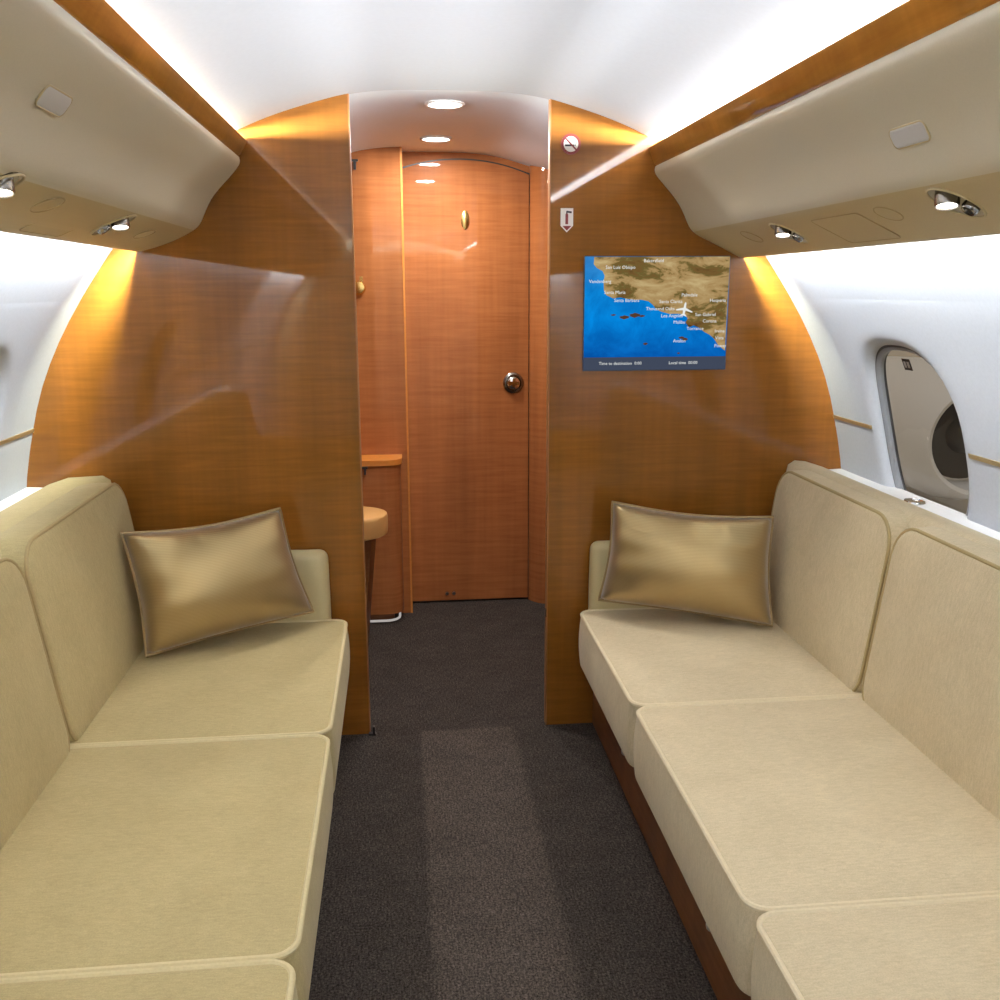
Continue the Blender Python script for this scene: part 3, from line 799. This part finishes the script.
# ceiling downlights
for y, lb in ((3.043, 'round downlight in vestibule ceiling, nearer the cabin'), (3.716, 'round downlight in vestibule ceiling, nearer the door')):
    zc = CZ + rad(PI/2) + .008
    dl = thing('ceiling_downlight', (.010, y, zc), lb, 'ceiling light', 'vestibule downlights')
    mb = MB(); mb.lathe([(.058, -.004), (.060, .004), (.056, .007), (.050, .006), (.049, .0)], (.010, y, zc), (0, 0, -1), 40); mb.build('trim_ring', WHITEP, dl)
    mb = MB(); mb.lathe([(.050, .0), (.050, .004), (0, .0045)], (.010, y, zc), (0, 0, -1), 40); mb.build('diffuser', DOWN, dl)
    ld = bpy.data.lights.new('downlight', 'AREA'); ld.shape = 'DISK'; ld.size = .09; ld.energy = 9; ld.color = (1, .97, .93)
    lo = bpy.data.objects.new('downlight', ld); col.objects.link(lo); lo.location = (.010, y, zc-.008)

# ------------------------------------------------------------------ outside the right window
def aim(x, y, z): return (x, y, z)
en = thing('parked_jet_engine', (3.2, 6.2, .2), 'white jet engine with dark intake seen through the right window', 'jet engine')
OUTW = plain('aircraft_white', (.78, .77, .75, 1), .35, nz=.01)
mb = MB(); c0 = (3.46, 5.55, .42)
mb.lathe([(.30, .30), (.32, .02), (.345, 0), (.37, .03), (.44, .35), (.46, .8), (.42, 1.6), (.30, 2.3)], c0, (.12, 1, 0), 48); mb.build('cowling', OUTW, en)
mb = MB(); mb.lathe([(.0, .12), (.10, .24), (.12, .29), (.29, .30)], c0, (.12, 1, 0), 40); mb.build('fan', DARKG, en)
wg = MB(); wg.add([(2.2, 3.9, -.10), (5.5, 5.3, -.08), (5.5, 8.6, -.08), (2.2, 8.6, -.10), (2.2, 3.9, -.2), (5.5, 5.3, -.2), (5.5, 8.6, -.2), (2.2, 8.6, -.2)],
   [(0, 1, 2, 3), (4, 7, 6, 5), (0, 4, 5, 1), (1, 5, 6, 2), (2, 6, 7, 3), (3, 7, 4, 0)])
tag(wg.build('aircraft_wing', OUTW, smooth=False), 'broad white aircraft wing seen through the right window', 'wing')

# ------------------------------------------------------------------ lights
def area(name, loc, direction, sx, sy, e, c=(1, 1, 1), up=(0, 1, 0), spread=PI):
    ld = bpy.data.lights.new(name, 'AREA'); ld.shape = 'RECTANGLE'; ld.size = sx; ld.size_y = sy; ld.energy = e; ld.color = c; ld.spread = spread
    o = bpy.data.objects.new(name, ld); col.objects.link(o)
    z = -Vector(direction).normalized(); y = Vector(up); y = (y - z*y.dot(z)).normalized(); x = y.cross(z)
    o.matrix_world = Matrix(((x.x, y.x, z.x, loc[0]), (x.y, y.y, z.y, loc[1]), (x.z, y.z, z.z, loc[2]), (0, 0, 0, 1)))
    return o
LY0, LY1 = -2.85, 2.76; LM, LLN = (LY0+LY1)/2, LY1-LY0
for s in (-1, 1):
    dz = 0 if s < 0 else -.010
    area('cove_light', (s*.735, LM, 1.742+dz*.5), (-s*1, 0, .10), .030, LLN, 172, (.98, .985, 1))
    area('cove_strip', (s*.640, LM, 1.733+dz), (-s*.35, 0, 1), .022, LLN, 42, (.98, .985, 1))
    area('wash_light', (s*.836, LM, 1.500+dz), (s*.42, 0, -1), .018, LLN, 56, (.93, .97, 1))
    area('wash_end_fill', (s*.834, 2.70, 1.497+dz), (s*.18, .45, -1), .016, .05, 4.2, (.93, 1, .75), spread=1.6)  # added lamp, brightens the partition edge below the panel
    area('cove_end_fill', (s*.725, 2.66, 1.742+dz*.5), (-s*1, .5, .15), .030, .10, 8, (.93, 1, .75))  # added lamp, brightens the top of the partition beside the rail
# added fill behind the camera, doubling the rear cove and wash strips
for s in (-1, 1):
    area('rear_cove_fill', (s*.735, -1.7, 1.742), (-s*1, 0, .10), .030, 2.2, 190, (1, .98, .95))
    area('rear_wash_fill', (s*.836, -1.7, 1.495), (s*.42, 0, -1), .018, 2.2, 70, (1, .98, .95))
# daylight outside
w = bpy.data.worlds.new('World'); scn.world = w; w.use_nodes = True
w.node_tree.nodes['Background'].inputs[0].default_value = (.42, .34, .24, 1); w.node_tree.nodes['Background'].inputs[1].default_value = .75
sun = bpy.data.lights.new('sun', 'SUN'); sun.energy = .8; sun.angle = .3
so = bpy.data.objects.new('sun', sun); col.objects.link(so); so.rotation_euler = (math.radians(20), math.radians(-15), 0); so.location = (6, 2, 6)

# ------------------------------------------------------------------ camera
f = 960.
def V3(*a): return Vector(a)
Yc = V3(397-500, 290-500, f).normalized()
dn = V3(15, 4400, f).normalized(); dn = (dn - Yc*dn.dot(Yc)).normalized()
Xc = dn.cross(Yc)
Rw = Matrix((Xc, Yc, -dn))           # rows: world axes in camera coords (x right, y down, z forward)
right = Rw @ V3(1, 0, 0); upv = Rw @ V3(0, -1, 0); back = Rw @ V3(0, 0, -1)
cd = bpy.data.cameras.new('camera'); cd.sensor_width = 36; cd.lens = 36*f/1000; cd.clip_start = .02
cam = bpy.data.objects.new('camera', cd); col.objects.link(cam)
cx, cy, cz = -.146, 0, 1.353
cam.matrix_world = Matrix(((right.x, upv.x, back.x, cx), (right.y, upv.y, back.y, cy), (right.z, upv.z, back.z, cz), (0, 0, 0, 1)))
scn.camera = cam
scn.view_settings.view_transform = 'Standard'; scn.view_settings.look = 'None'
scn.view_settings.exposure = 0.09
try:
    scn.cycles.max_bounces = 14; scn.cycles.diffuse_bounces = 8; scn.cycles.glossy_bounces = 5
    scn.cycles.use_denoising = True; scn.cycles.sample_clamp_indirect = 6
except Exception: pass
